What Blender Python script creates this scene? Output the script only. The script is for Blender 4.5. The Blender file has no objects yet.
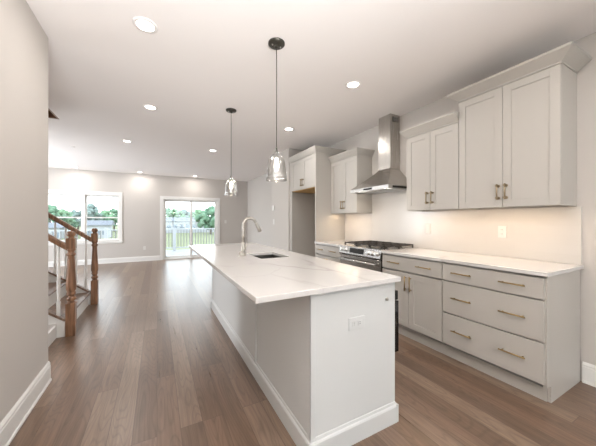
import bpy, bmesh, math, random
from mathutils import Vector, Matrix
PI = math.pi
random.seed(7)
SC = bpy.context.scene
COL = SC.collection

# ------------------------------------------------------------------ camera, world, exposure
cam_d = bpy.data.cameras.new('camera')
cam = bpy.data.objects.new('camera', cam_d); COL.objects.link(cam)
cam_d.sensor_width = 36.0
cam_d.lens = 36.0 * 264.0 / 596.0
cam_d.shift_y = -2.5 / 596.0
cam_d.clip_start = 0.02; cam_d.clip_end = 600
cam.location = (0, 0, 1.264)
cam.rotation_euler = (PI / 2, 0, -math.atan(0.534))
SC.camera = cam

world = bpy.data.worlds.new('sky'); SC.world = world
world.use_nodes = True
WN = world.node_tree.nodes; WL = world.node_tree.links
bg = WN['Background']
wtc = WN.new('ShaderNodeTexCoord'); wsep = WN.new('ShaderNodeSeparateXYZ'); wr = WN.new('ShaderNodeValToRGB')
WL.new(wtc.outputs['Generated'], wsep.inputs[0]); WL.new(wsep.outputs['Z'], wr.inputs['Fac'])
wr.color_ramp.elements[0].position = 0.0; wr.color_ramp.elements[0].color = (0.90, 0.955, 1.0, 1)
wr.color_ramp.elements[1].position = 0.6; wr.color_ramp.elements[1].color = (0.80, 0.90, 1.0, 1)
WL.new(wr.outputs[0], bg.inputs['Color'])
bg.inputs['Strength'].default_value = 4.0

SC.view_settings.view_transform = 'Standard'
SC.view_settings.look = 'None'
SC.view_settings.gamma = 1.0
SC.view_settings.use_curve_mapping = False
SC.view_settings.exposure = 0.36

LAMP_W = 5.5        # one recessed ceiling light
LAMP_COL = (1.0, 0.955, 0.91)

def fill_light(name, loc, sx, sy, power, col, direction, spread):  # area lights added out of view
    d = bpy.data.lights.new(name, 'AREA'); d.shape = 'RECTANGLE'; d.size = sx; d.size_y = sy; d.energy = power; d.color = col; d.spread = spread
    o = bpy.data.objects.new(name, d); COL.objects.link(o); o.location = loc
    o.rotation_euler = Vector(direction).to_track_quat('-Z', 'Y').to_euler()
fill_light('added_ceiling_fill', (0.1, -2.0, 1.0), 1.4, 1.2, 72, (.97, .985, 1), (-.12, 1.0, 1), math.radians(80))  # unseen fill aimed upward, added to brighten the ceiling
fill_light('added_foyer_fill', (-4.2, 3.25, 1.35), .8, 2.0, 26, (.95, .97, 1), (1, .0, -.3), math.radians(95))  # unseen fill added in the foyer to lift the island's left side
fill_light('added_living_fill', (-4.3, 7.3, 1.2), 2.4, 1.8, 85, (.86, .93, 1), (1, 0, .12), math.radians(150))  # unseen fill added to brighten the living room from the left

# ------------------------------------------------------------------ materials
def srgb(r, g, b):
    def f(c):
        c /= 255.0
        return c / 12.92 if c <= 0.04045 else ((c + 0.055) / 1.055) ** 2.4
    return (f(r), f(g), f(b), 1.0)

def mat(name, col, rough=0.5, metal=0.0, spec=0.5, bump=None, bump_s=0.1, emit=None, emit_s=0.0, var=0.0, var_scale=3.0, aniso=0):
    m = bpy.data.materials.new(name); m.use_nodes = True
    n = m.node_tree.nodes; l = m.node_tree.links; p = n['Principled BSDF']
    p.inputs['Base Color'].default_value = col
    p.inputs['Roughness'].default_value = rough
    p.inputs['Metallic'].default_value = metal
    p.inputs['Specular IOR Level'].default_value = spec
    tc = n.new('ShaderNodeTexCoord')
    if var > 0:
        nz = n.new('ShaderNodeTexNoise'); nz.inputs['Scale'].default_value = var_scale; nz.inputs['Detail'].default_value = 4
        l.new(tc.outputs['Object'], nz.inputs['Vector'])
        mx = n.new('ShaderNodeMix'); mx.data_type = 'RGBA'
        l.new(nz.outputs['Fac'], mx.inputs['Factor'])
        mx.inputs['A'].default_value = tuple(c * (1 - var) for c in col[:3]) + (1,)
        mx.inputs['B'].default_value = tuple(min(1, c * (1 + var)) for c in col[:3]) + (1,)
        l.new(mx.outputs['Result'], p.inputs['Base Color'])
    if bump:
        nb = n.new('ShaderNodeTexNoise'); nb.inputs['Scale'].default_value = bump; nb.inputs['Detail'].default_value = 3
        l.new(tc.outputs['Object'], nb.inputs['Vector'])
        b = n.new('ShaderNodeBump'); b.inputs['Strength'].default_value = bump_s; b.inputs['Distance'].default_value = 0.002
        l.new(nb.outputs['Fac'], b.inputs['Height']); l.new(b.outputs[0], p.inputs['Normal'])
    if emit:
        p.inputs['Emission Color'].default_value = emit
        p.inputs['Emission Strength'].default_value = emit_s
    return m

def glass_mat(name, tint=(1, 1, 1, 1), refl=0.08, rough=0.0):
    m = bpy.data.materials.new(name); m.use_nodes = True
    n = m.node_tree.nodes; l = m.node_tree.links
    for x in list(n):
        if x.type == 'BSDF_PRINCIPLED': n.remove(x)
    out = n['Material Output']
    t = n.new('ShaderNodeBsdfTransparent'); t.inputs[0].default_value = tint
    g = n.new('ShaderNodeBsdfGlossy'); g.inputs['Roughness'].default_value = rough
    lw = n.new('ShaderNodeLayerWeight'); lw.inputs['Blend'].default_value = 0.35
    mt = n.new('ShaderNodeMath'); mt.operation = 'MULTIPLY_ADD'
    l.new(lw.outputs['Facing'], mt.inputs[0]); mt.inputs[1].default_value = 0.55; mt.inputs[2].default_value = refl
    mx = n.new('ShaderNodeMixShader')
    l.new(mt.outputs[0], mx.inputs[0]); l.new(t.outputs[0], mx.inputs[1]); l.new(g.outputs[0], mx.inputs[2])
    l.new(mx.outputs[0], out.inputs['Surface'])
    return m

def pane_mat():
    m = bpy.data.materials.new('window_pane_glass'); m.use_nodes = True
    n = m.node_tree.nodes; l = m.node_tree.links
    n.remove(n['Principled BSDF'])
    t = n.new('ShaderNodeBsdfTransparent'); t.inputs[0].default_value = (0.97, 0.99, 0.985, 1)
    g = n.new('ShaderNodeBsdfGlossy'); g.inputs['Roughness'].default_value = 0.0
    mx = n.new('ShaderNodeMixShader'); mx.inputs[0].default_value = 0.05
    l.new(t.outputs[0], mx.inputs[1]); l.new(g.outputs[0], mx.inputs[2]); l.new(mx.outputs[0], n['Material Output'].inputs['Surface'])
    return m

def floor_mat():
    m = bpy.data.materials.new('oak_plank_floor'); m.use_nodes = True
    n = m.node_tree.nodes; l = m.node_tree.links; p = n['Principled BSDF']
    tc = n.new('ShaderNodeTexCoord')
    mp = n.new('ShaderNodeMapping'); mp.inputs['Rotation'].default_value = (0, 0, PI / 2)
    l.new(tc.outputs['Object'], mp.inputs['Vector'])
    def brick(c1, c2, mortar):
        b = n.new('ShaderNodeTexBrick')
        b.inputs['Scale'].default_value = 1.0
        b.inputs['Brick Width'].default_value = 1.75; b.inputs['Row Height'].default_value = 0.127
        b.inputs['Mortar Size'].default_value = 0.0014; b.inputs['Mortar Smooth'].default_value = 0.0; b.inputs['Bias'].default_value = 0
        b.offset = 0.37; b.offset_frequency = 3
        b.inputs['Color1'].default_value = c1; b.inputs['Color2'].default_value = c2; b.inputs['Mortar'].default_value = mortar
        l.new(mp.outputs[0], b.inputs['Vector'])
        return b
    br = brick((0, 0, 0, 1), (1, 1, 1, 1), (0, 0, 0, 1))
    ramp = n.new('ShaderNodeValToRGB'); e = ramp.color_ramp.elements
    e[0].position = 0.0; e[0].color = srgb(109, 87, 71)
    e[1].position = 1.0; e[1].color = srgb(140, 118, 99)
    x = e.new(0.45); x.color = srgb(123, 99, 81)
    x = e.new(0.75); x.color = srgb(130, 108, 92)
    l.new(br.outputs['Color'], ramp.inputs['Fac'])
    # grain: stretched along the planks, offset per plank
    add = n.new('ShaderNodeVectorMath'); add.operation = 'MULTIPLY_ADD'
    l.new(br.outputs['Color'], add.inputs[0]); add.inputs[1].default_value = (13.7, 7.3, 5.1); l.new(tc.outputs['Object'], add.inputs[2])
    mg = n.new('ShaderNodeMapping'); mg.inputs['Scale'].default_value = (24, 1.3, 1); l.new(add.outputs[0], mg.inputs['Vector'])
    ng = n.new('ShaderNodeTexNoise'); ng.inputs['Scale'].default_value = 1.6; ng.inputs['Detail'].default_value = 6; ng.inputs['Roughness'].default_value = 0.6
    ng.inputs['Distortion'].default_value = 0.6
    l.new(mg.outputs[0], ng.inputs['Vector'])
    gr = n.new('ShaderNodeValToRGB'); gr.color_ramp.elements[0].position = 0.32; gr.color_ramp.elements[1].position = 0.68
    gr.color_ramp.elements[0].color = (0.70, 0.68, 0.66, 1); gr.color_ramp.elements[1].color = (1.12, 1.12, 1.13, 1)
    l.new(ng.outputs['Fac'], gr.inputs['Fac'])
    # cathedral rings
    mw = n.new('ShaderNodeMapping'); mw.inputs['Scale'].default_value = (7, 0.9, 1); l.new(add.outputs[0], mw.inputs['Vector'])
    wv = n.new('ShaderNodeTexNoise'); wv.inputs['Scale'].default_value = 1.0; wv.inputs['Detail'].default_value = 1.0
    l.new(mw.outputs[0], wv.inputs['Vector'])
    mm = n.new('ShaderNodeMath'); mm.operation = 'MULTIPLY'; mm.inputs[1].default_value = 22.0; l.new(wv.outputs['Fac'], mm.inputs[0])
    fr = n.new('ShaderNodeMath'); fr.operation = 'PINGPONG'; fr.inputs[1].default_value = 0.5; l.new(mm.outputs[0], fr.inputs[0])
    rr = n.new('ShaderNodeMapRange'); l.new(fr.outputs[0], rr.inputs['Value'])
    rr.inputs['From Min'].default_value = 0.0; rr.inputs['From Max'].default_value = 0.22; rr.inputs['To Min'].default_value = 0.66; rr.inputs['To Max'].default_value = 1.0
    m1 = n.new('ShaderNodeMix'); m1.data_type = 'RGBA'; m1.blend_type = 'MULTIPLY'; m1.inputs['Factor'].default_value = 1
    l.new(ramp.outputs[0], m1.inputs['A']); l.new(gr.outputs[0], m1.inputs['B'])
    m2 = n.new('ShaderNodeMix'); m2.data_type = 'RGBA'; m2.blend_type = 'MULTIPLY'; m2.inputs['Factor'].default_value = 0.6
    l.new(m1.outputs['Result'], m2.inputs['A']); l.new(rr.outputs[0], m2.inputs['B'])
    m3 = n.new('ShaderNodeMix'); m3.data_type = 'RGBA'
    l.new(br.outputs['Fac'], m3.inputs['Factor']); l.new(m2.outputs['Result'], m3.inputs['A']); m3.inputs['B'].default_value = srgb(88, 70, 58)
    l.new(m3.outputs['Result'], p.inputs['Base Color'])
    p.inputs['Specular IOR Level'].default_value = 0.75
    rn = n.new('ShaderNodeMapRange'); l.new(ng.outputs['Fac'], rn.inputs['Value']); rn.inputs['To Min'].default_value = 0.22; rn.inputs['To Max'].default_value = 0.40
    l.new(rn.outputs[0], p.inputs['Roughness'])
    bu = n.new('ShaderNodeBump'); bu.inputs['Strength'].default_value = 0.16; bu.inputs['Distance'].default_value = 0.002
    l.new(ng.outputs['Fac'], bu.inputs['Height']); l.new(bu.outputs[0], p.inputs['Normal'])
    return m

def oak_mat(name, dark, light):
    m = bpy.data.materials.new(name); m.use_nodes = True
    n = m.node_tree.nodes; l = m.node_tree.links; p = n['Principled BSDF']
    tc = n.new('ShaderNodeTexCoord'); mp = n.new('ShaderNodeMapping'); mp.inputs['Scale'].default_value = (30, 30, 2.2)
    l.new(tc.outputs['Object'], mp.inputs['Vector'])
    nz = n.new('ShaderNodeTexNoise'); nz.inputs['Scale'].default_value = 1.4; nz.inputs['Detail'].default_value = 5; l.new(mp.outputs[0], nz.inputs['Vector'])
    r = n.new('ShaderNodeValToRGB'); r.color_ramp.elements[0].position = 0.35; r.color_ramp.elements[0].color = dark
    r.color_ramp.elements[1].position = 0.65; r.color_ramp.elements[1].color = light
    l.new(nz.outputs['Fac'], r.inputs['Fac']); l.new(r.outputs[0], p.inputs['Base Color'])
    p.inputs['Roughness'].default_value = 0.35
    return m

def quartz_mat():
    m = bpy.data.materials.new('veined_quartz'); m.use_nodes = True
    n = m.node_tree.nodes; l = m.node_tree.links; p = n['Principled BSDF']
    tc = n.new('ShaderNodeTexCoord')
    def vein(scale, rot, width, seed, dist):
        mp = n.new('ShaderNodeMapping'); mp.inputs['Rotation'].default_value = (0, 0, rot); mp.inputs['Location'].default_value = (seed, seed * .7, 0)
        mp.inputs['Scale'].default_value = (1.0, 0.55, 1.0)
        l.new(tc.outputs['Object'], mp.inputs['Vector'])
        nz = n.new('ShaderNodeTexNoise'); nz.inputs['Scale'].default_value = 2.2; nz.inputs['Detail'].default_value = 5; l.new(mp.outputs[0], nz.inputs['Vector'])
        sb = n.new('ShaderNodeVectorMath'); sb.operation = 'MULTIPLY_ADD'; l.new(nz.outputs['Color'], sb.inputs[0]); sb.inputs[1].default_value = (dist, dist, 0); l.new(mp.outputs[0], sb.inputs[2])
        v = n.new('ShaderNodeTexVoronoi'); v.feature = 'DISTANCE_TO_EDGE'; v.inputs['Scale'].default_value = scale; l.new(sb.outputs[0], v.inputs['Vector'])
        r = n.new('ShaderNodeMapRange'); l.new(v.outputs['Distance'], r.inputs['Value']); r.inputs['From Min'].default_value = 0.0; r.inputs['From Max'].default_value = width
        r.inputs['To Min'].default_value = 1.0; r.inputs['To Max'].default_value = 0.0
        return r
    a = vein(1.15, 0.9, 0.022, 3.1, 0.45); b = vein(2.3, 2.2, 0.010, 8.4, 0.3)
    ms = n.new('ShaderNodeTexNoise'); ms.inputs['Scale'].default_value = 1.7; l.new(tc.outputs['Object'], ms.inputs['Vector'])
    mr = n.new('ShaderNodeMapRange'); l.new(ms.outputs['Fac'], mr.inputs['Value']); mr.inputs['From Min'].default_value = 0.45; mr.inputs['From Max'].default_value = 0.75
    x1 = n.new('ShaderNodeMath'); x1.operation = 'MULTIPLY'; l.new(a.outputs[0], x1.inputs[0]); l.new(mr.outputs[0], x1.inputs[1])
    x2 = n.new('ShaderNodeMath'); x2.operation = 'MULTIPLY'; l.new(b.outputs[0], x2.inputs[0]); x2.inputs[1].default_value = 0.22
    x3 = n.new('ShaderNodeMath'); x3.operation = 'MAXIMUM'; l.new(x1.outputs[0], x3.inputs[0]); l.new(x2.outputs[0], x3.inputs[1])
    mx = n.new('ShaderNodeMix'); mx.data_type = 'RGBA'; l.new(x3.outputs[0], mx.inputs['Factor'])
    mx.inputs['A'].default_value = srgb(210, 207, 204); mx.inputs['B'].default_value = srgb(166, 161, 157)
    l.new(mx.outputs['Result'], p.inputs['Base Color'])
    p.inputs['Roughness'].default_value = 0.14
    return m

def tile_mat():
    m = bpy.data.materials.new('white_subway_tile'); m.use_nodes = True
    n = m.node_tree.nodes; l = m.node_tree.links; p = n['Principled BSDF']
    tc = n.new('ShaderNodeTexCoord')
    sp = n.new('ShaderNodeSeparateXYZ'); cb = n.new('ShaderNodeCombineXYZ')
    l.new(tc.outputs['Object'], sp.inputs[0]); l.new(sp.outputs['Y'], cb.inputs['X']); l.new(sp.outputs['Z'], cb.inputs['Y'])
    b = n.new('ShaderNodeTexBrick'); b.inputs['Scale'].default_value = 1
    b.inputs['Brick Width'].default_value = 0.305; b.inputs['Row Height'].default_value = 0.0762; b.inputs['Mortar Size'].default_value = 0.0016
    b.inputs['Color1'].default_value = srgb(206, 201, 195); b.inputs['Color2'].default_value = srgb(204, 199, 193); b.inputs['Mortar'].default_value = srgb(204, 199, 193)
    l.new(cb.outputs[0], b.inputs['Vector']); l.new(b.outputs['Color'], p.inputs['Base Color'])
    nz = n.new('ShaderNodeTexNoise'); nz.inputs['Scale'].default_value = 9; l.new(tc.outputs['Object'], nz.inputs['Vector'])
    ad = n.new('ShaderNodeMath'); ad.operation = 'MULTIPLY_ADD'; l.new(b.outputs['Fac'], ad.inputs[0]); ad.inputs[1].default_value = -0.6; l.new(nz.outputs['Fac'], ad.inputs[2])
    bu = n.new('ShaderNodeBump'); bu.inputs['Strength'].default_value = 0.15; bu.inputs['Distance'].default_value = 0.0015
    l.new(ad.outputs[0], bu.inputs['Height']); l.new(bu.outputs[0], p.inputs['Normal'])
    p.inputs['Roughness'].default_value = 0.18
    return m

def steel_mat(name, col=(0.60, 0.585, 0.565, 1), rough=0.28, axis=2):
    m = bpy.data.materials.new(name); m.use_nodes = True
    n = m.node_tree.nodes; l = m.node_tree.links; p = n['Principled BSDF']
    p.inputs['Base Color'].default_value = col; p.inputs['Metallic'].default_value = 1.0
    tc = n.new('ShaderNodeTexCoord'); mp = n.new('ShaderNodeMapping'); s = [160, 160, 160]; s[axis] = 3; mp.inputs['Scale'].default_value = s
    l.new(tc.outputs['Object'], mp.inputs['Vector'])
    nz = n.new('ShaderNodeTexNoise'); nz.inputs['Scale'].default_value = 1.0; l.new(mp.outputs[0], nz.inputs['Vector'])
    r = n.new('ShaderNodeMapRange'); l.new(nz.outputs['Fac'], r.inputs['Value']); r.inputs['To Min'].default_value = rough - .08; r.inputs['To Max'].default_value = rough + .1
    l.new(r.outputs[0], p.inputs['Roughness'])
    return m

def leaf_mat(name, a, b):
    return mat(name, a, rough=0.9, spec=0.1, var=0.35, var_scale=1.2)

M = dict(
    wall=mat('greige_wall_paint', srgb(199, 193, 187), 0.85, spec=0.2, bump=220, bump_s=0.05),
    ceil=mat('white_ceiling_paint', srgb(244, 239, 236), 0.9, spec=0.15),
    trim=mat('white_trim_paint', srgb(228, 226, 222), 0.38, spec=0.4),
    floor=floor_mat(),
    cab=mat('greige_cabinet_paint', srgb(184, 179, 172), 0.42, spec=0.4),
    cabin=mat('cabinet_gap', srgb(120, 112, 104), 0.7),
    ply=mat('bare_plywood', srgb(205, 165, 105), 0.6, var=0.12, var_scale=20),
    isl=mat('white_island_paint', srgb(208, 209, 208), 0.42, spec=0.4),
    quartz=quartz_mat(), tile=tile_mat(),
    brass=mat('brushed_brass', (0.40, 0.28, 0.13, 1), 0.33, 1.0),
    bronze=mat('aged_brass', (0.34, 0.27, 0.18, 1), 0.35, 1.0),
    steel=steel_mat('brushed_stainless', axis=1), steelv=steel_mat('brushed_stainless_vertical', (0.50, 0.475, 0.445, 1), 0.24, axis=2), steeld=steel_mat('dark_stainless', (0.40, 0.38, 0.36, 1), 0.24, axis=1),
    sink=steel_mat('sink_stainless', (0.20, 0.19, 0.175, 1), 0.40, 1),
    nickel=mat('brushed_nickel', (0.50, 0.47, 0.43, 1), 0.38, 1.0),
    iron=mat('cast_iron_black', srgb(56, 51, 48), 0.55, 0.2),
    black=mat('black_glass', srgb(16, 16, 18), 0.08),
    blackm=mat('matte_black', srgb(38, 37, 36), 0.5),
    oak=oak_mat('stained_oak', srgb(104, 73, 52), srgb(156, 115, 86)),
    tread=oak_mat('stained_oak_tread', srgb(100, 78, 64), srgb(140, 112, 92)),
    cord=mat('grey_cord', srgb(90, 84, 76), 0.6),
    canopy=mat('graphite_canopy', srgb(78, 76, 70), 0.3, 0.7),
    plastic=mat('white_plastic', srgb(216, 213, 208), 0.35),
    slot=mat('dark_slot', srgb(60, 58, 55), 0.6),
    pane=pane_mat(), shade=glass_mat('clear_pendant_glass', (0.95, 0.95, 0.94, 1), 0.16, 0.12),
    bulb=mat('lit_bulb', (1, 1, 1, 1), 0.4, emit=(1.0, 0.88, 0.70, 1), emit_s=24),
    lens=mat('lit_lens', (1, 1, 1, 1), 0.5, emit=(1.0, 0.95, 0.87, 1), emit_s=9),
    led=mat('lit_led', (1, 1, 1, 1), 0.5, emit=(1.0, 0.83, 0.62, 1), emit_s=4),
    deck=mat('grey_deck_boards', srgb(140, 140, 143), 0.7, var=0.1, var_scale=6),
    vinyl=mat('white_vinyl', srgb(170, 172, 174), 0.5),
    vinyl_shaded=mat('shaded_white_vinyl', srgb(118, 116, 114), 0.5),  # white vinyl with the balusters' shade put into its colour
    lawn=mat('lawn_green', srgb(120, 124, 98), 0.95, spec=0.05, var=0.25, var_scale=0.12),
    siding=mat('white_siding', srgb(162, 164, 168), 0.8), roof=mat('grey_shingle', srgb(104, 107, 114), 0.9, var=0.15, var_scale=2),
    dglass=mat('dark_window_glass', srgb(110, 120, 132), 0.2),
    leaf=leaf_mat('hazed_foliage_green', srgb(100, 128, 106), None), leaf2=leaf_mat('hazed_foliage_light', srgb(114, 140, 112), None),  # all three leaf greens are paled to stand in for outdoor haze
    leaf3=leaf_mat('hazed_foliage_grey', srgb(112, 126, 122), None),
    bark=mat('bark', srgb(110, 100, 92), 0.9),
)

# ------------------------------------------------------------------ mesh helpers
def box(bm, x0, x1, y0, y1, z0, z1, bev=0.0):
    t = bmesh.new()
    bmesh.ops.create_cube(t, size=1)
    for v in t.verts:
        v.co = Vector(((x0 + x1) / 2 + v.co.x * (x1 - x0), (y0 + y1) / 2 + v.co.y * (y1 - y0), (z0 + z1) / 2 + v.co.z * (z1 - z0)))
    if bev > 0:
        bmesh.ops.bevel(t, geom=list(t.edges), offset=bev, segments=2, profile=0.5, affect='EDGES')
    merge(bm, t)

def merge(bm, t):
    vm = {}
    for v in t.verts: vm[v.index] = None
    t.verts.index_update()
    new = [bm.verts.new(v.co) for v in t.verts]
    for f in t.faces:
        try:
            nf = bm.faces.new([new[v.index] for v in f.verts]); nf.smooth = f.smooth
        except ValueError: pass
    t.free()

def tube(bm, pts, r, seg=12, closed=False, caps=True):
    """tube along a polyline; r a number or list"""
    pts = [Vector(p) for p in pts]; n = len(pts)
    rs = r if isinstance(r, (list, tuple)) else [r] * n
    rings = []
    prev = None
    for i, p in enumerate(pts):
        if closed: d = pts[(i + 1) % n] - pts[(i - 1) % n]
        elif i == 0: d = pts[1] - pts[0]
        elif i == n - 1: d = pts[-1] - pts[-2]
        else: d = (pts[i + 1] - p).normalized() + (p - pts[i - 1]).normalized()
        d.normalize()
        if prev is None:
            u = d.orthogonal().normalized()
        else:
            u = (prev - d * prev.dot(d)).normalized()
        prev = u; w = d.cross(u)
        rings.append([bm.verts.new(p + (u * math.cos(a) + w * math.sin(a)) * rs[i]) for a in [2 * PI * k / seg for k in range(seg)]])
    for i in range(n if closed else n - 1):
        A, B = rings[i], rings[(i + 1) % n]
        for k in range(seg):
            f = bm.faces.new((A[k], A[(k + 1) % seg], B[(k + 1) % seg], B[k])); f.smooth = True
    if caps and not closed:
        bm.faces.new(list(reversed(rings[0]))); bm.faces.new(rings[-1])

def lathe(bm, prof, cx, cy, seg=24, cap=True, z0=0.0):
    rings = [[bm.verts.new((cx + r * math.cos(2 * PI * k / seg), cy + r * math.sin(2 * PI * k / seg), z0 + z)) for k in range(seg)] for r, z in prof]
    for A, B in zip(rings, rings[1:]):
        for k in range(seg):
            f = bm.faces.new((A[k], A[(k + 1) % seg], B[(k + 1) % seg], B[k])); f.smooth = True
    if cap:
        bm.faces.new(list(reversed(rings[0]))); bm.faces.new(rings[-1])

def prism(bm, poly, axis, a, b):
    """extrude a 2D polygon along an axis ('x': poly=(y,z), 'y': poly=(x,z), 'z': poly=(x,y))"""
    def P(p, t):
        if axis == 'x': return (t, p[0], p[1])
        if axis == 'y': return (p[0], t, p[1])
        return (p[0], p[1], t)
    A = [bm.verts.new(P(p, a)) for p in poly]; B = [bm.verts.new(P(p, b)) for p in poly]
    n = len(poly)
    bm.faces.new(A); bm.faces.new(list(reversed(B)))
    for i in range(n): bm.faces.new((A[i], B[i], B[(i + 1) % n], A[(i + 1) % n]))

def loft(bm, rings, cap=True):
    R = [[bm.verts.new(p) for p in r] for r in rings]
    n = len(R[0])
    for A, B in zip(R, R[1:]):
        for k in range(n): bm.faces.new((A[k], A[(k + 1) % n], B[(k + 1) % n], B[k]))
    if cap: bm.faces.new(list(reversed(R[0]))); bm.faces.new(R[-1])

def obj(name, bm, m, parent=None, loc=None, smooth_angle=None):
    bmesh.ops.recalc_face_normals(bm, faces=bm.faces)
    me = bpy.data.meshes.new(name); 
    if loc is None and parent is None:
        lo = Vector((min(v.co.x for v in bm.verts), min(v.co.y for v in bm.verts), min(v.co.z for v in bm.verts)))
        hi = Vector((max(v.co.x for v in bm.verts), max(v.co.y for v in bm.verts), max(v.co.z for v in bm.verts)))
        loc = Vector(((lo.x + hi.x) / 2, (lo.y + hi.y) / 2, lo.z))
        keep = m in (M['floor'], M['tile'], M['quartz'])
        if keep: loc = Vector((0, 0, 0))
        bmesh.ops.translate(bm, verts=bm.verts, vec=-loc)
    bm.to_mesh(me); bm.free()
    me.materials.append(m)
    o = bpy.data.objects.new(name, me); COL.objects.link(o)
    if parent is not None:
        o.parent = parent
        off = Vector((0, 0, 0)); q = parent
        while q is not None: off += q.location; q = q.parent
        for v in me.vertices: v.co -= off
    elif loc is not None: o.location = loc
    return o

def B(*boxes):
    bm = bmesh.new()
    for b in boxes: box(bm, *b)
    return bm

def tag(o, label, cat, group=None):
    o['label'] = label; o['category'] = cat
    if group: o['group'] = group
    return o

def thing(name, label, cat, loc, group=None):
    o = bpy.data.objects.new(name, None); COL.objects.link(o); o.location = loc; o.empty_display_size = 0.1
    return tag(o, label, cat, group)

def struct(name, bm, m, parent=None):
    o = obj(name, bm, m, parent)
    if parent is None: o['kind'] = 'structure'
    return o

def dup(root, loc, label):
    r = root.copy(); COL.objects.link(r); r.location = loc; r['label'] = label
    for ch in list(root.children):
        c = ch.copy(); COL.objects.link(c); c.parent = r
        for g in ch.children:
            d = g.copy(); COL.objects.link(d); d.parent = c
    return r

def area_light(name, parent, loc, size, size_y, power, col, rot=(0, 0, 0), shape='RECTANGLE', spread=PI):
    d = bpy.data.lights.new(name, 'AREA'); d.shape = shape; d.size = size; d.size_y = size_y; d.energy = power; d.color = col; d.spread = spread
    o = bpy.data.objects.new(name, d); COL.objects.link(o); o.rotation_euler = rot
    o.parent = parent
    o.location = loc
    return o

# ------------------------------------------------------------------ the room
H = 2.70; XR = 2.95; YF = 9.5; YB = -3.2; XL = -0.755; XLL = -4.5; YW = 2.76
T = 0.14
struct('floor', B((XLL - T, XR + T, YB - T, YF + T, -0.12, 0.0)), M['floor'])
# ceiling with the stairwell opening
SX0, SX1, SY0, SY1 = -4.3, -1.22, 3.80, 4.91
struct('ceiling', B((XLL - T, XR + T, YB - T, SY0, H, H + .28), (XLL - T, XR + T, SY1, YF + T, H, H + .28),
                    (SX1, XR + T, SY0, SY1, H, H + .28), (XLL - T, SX0, SY0, SY1, H, H + .28)), M['ceil'])
struct('wall_stairwell', B((SX0 - .1, SX0, SY0, SY1, H + .28, 5.2), (SX1, SX1 + .1, SY0, SY1, H + .28, 5.2),
                           (SX0, SX1, SY0 - .1, SY0, H + .28, 5.2), (SX0, SX1, SY1, SY1 + .1, H + .28, 5.2), (SX0 - .1, SX1 + .1, SY0 - .1, SY1 + .1, 5.2, 5.3)), M['wall'])
struct('trim_1', B((SX0, SX1 - .001, SY1 - .022, SY1 - .001, H + .002, H + .30), (SX1 - .022, SX1 - .001, SY0, SY1 - .023, H + .002, H + .30)), M['oak'])
struct('wall_right', B((XR, XR + T, YB - T, YF + T, 0, H)), M['wall'])
struct('wall_left', B((XL - .14, XL, YB - T, YW, 0, H), (XLL - T, XL - .14, YW - .14, YW, 0, H)), M['wall'])
struct('wall_living_left', B((XLL - T, XLL, YW, 6.0, 0, H), (XLL - T, XLL, 6.0, 8.6, 0, .4), (XLL - T, XLL, 6.0, 8.6, 2.3, H), (XLL - T, XLL, 8.6, YF + T, 0, H)), M['wall'])
struct('window_added_left', B((XLL - .08, XLL - .05, 6.0, 6.05, .4, 2.3), (XLL - .08, XLL - .05, 8.55, 8.6, .4, 2.3), (XLL - .08, XLL - .05, 7.27, 7.33, .4, 2.3), (XLL - .08, XLL - .05, 6.05, 8.55, .4, .45), (XLL - .08, XLL - .05, 6.05, 8.55, 2.25, 2.3)), M['trim'])  # unseen window opening, added so sky light enters the living room
# far wall with a double window and a sliding door
WX0, WX1, WZ0, WZ1 = -2.70, -0.99, 0.67, 2.02
DX0, DX1, DZ1 = 0.17, 1.87, 1.965
struct('wall_far', B((XLL, WX0, YF, YF + T, 0, H), (WX0, WX1, YF, YF + T, 0, WZ0), (WX0, WX1, YF, YF + T, WZ1, H),
                     (WX1, DX0, YF, YF + T, 0, H), (DX0, DX1, YF, YF + T, DZ1, H), (DX1, XR, YF, YF + T, 0, H)), M['wall'])
# wall behind the camera; its wide unseen window is added to let in daylight
struct('wall_back', B((XL, -0.55, YB - T, YB, 0, H), (-0.55, 2.75, YB - T, YB, 0, .55), (-0.55, 2.75, YB - T, YB, 2.2, H), (2.75, XR, YB - T, YB, 0, H)), M['wall'])
def sky_portal(name, loc, sx, sy, rot):
    d = bpy.data.lights.new(name, 'AREA'); d.shape = 'RECTANGLE'; d.size = sx; d.size_y = sy; d.cycles.is_portal = True
    o = bpy.data.objects.new(name, d); COL.objects.link(o); o.location = loc; o.rotation_euler = rot
sky_portal('portal_back', (1.1, YB - .16, 1.375), 3.3, 1.65, (PI / 2, 0, 0))
sky_portal('portal_window', ((WX0 + WX1) / 2, YF + .16, (WZ0 + WZ1) / 2), 1.7, 1.35, (-PI / 2, 0, 0))
sky_portal('portal_door', ((DX0 + DX1) / 2, YF + .16, DZ1 / 2), 1.7, 1.96, (-PI / 2, 0, 0))
sky_portal('portal_left', (XLL - .16, 7.3, 1.35), 2.6, 1.9, (PI / 2, 0, -PI / 2))
# pantry block beyond the refrigerator opening
struct('wall_pantry', B((2.31, XR - .001, 4.725, 5.60, 0, H)), M['wall'])

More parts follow.
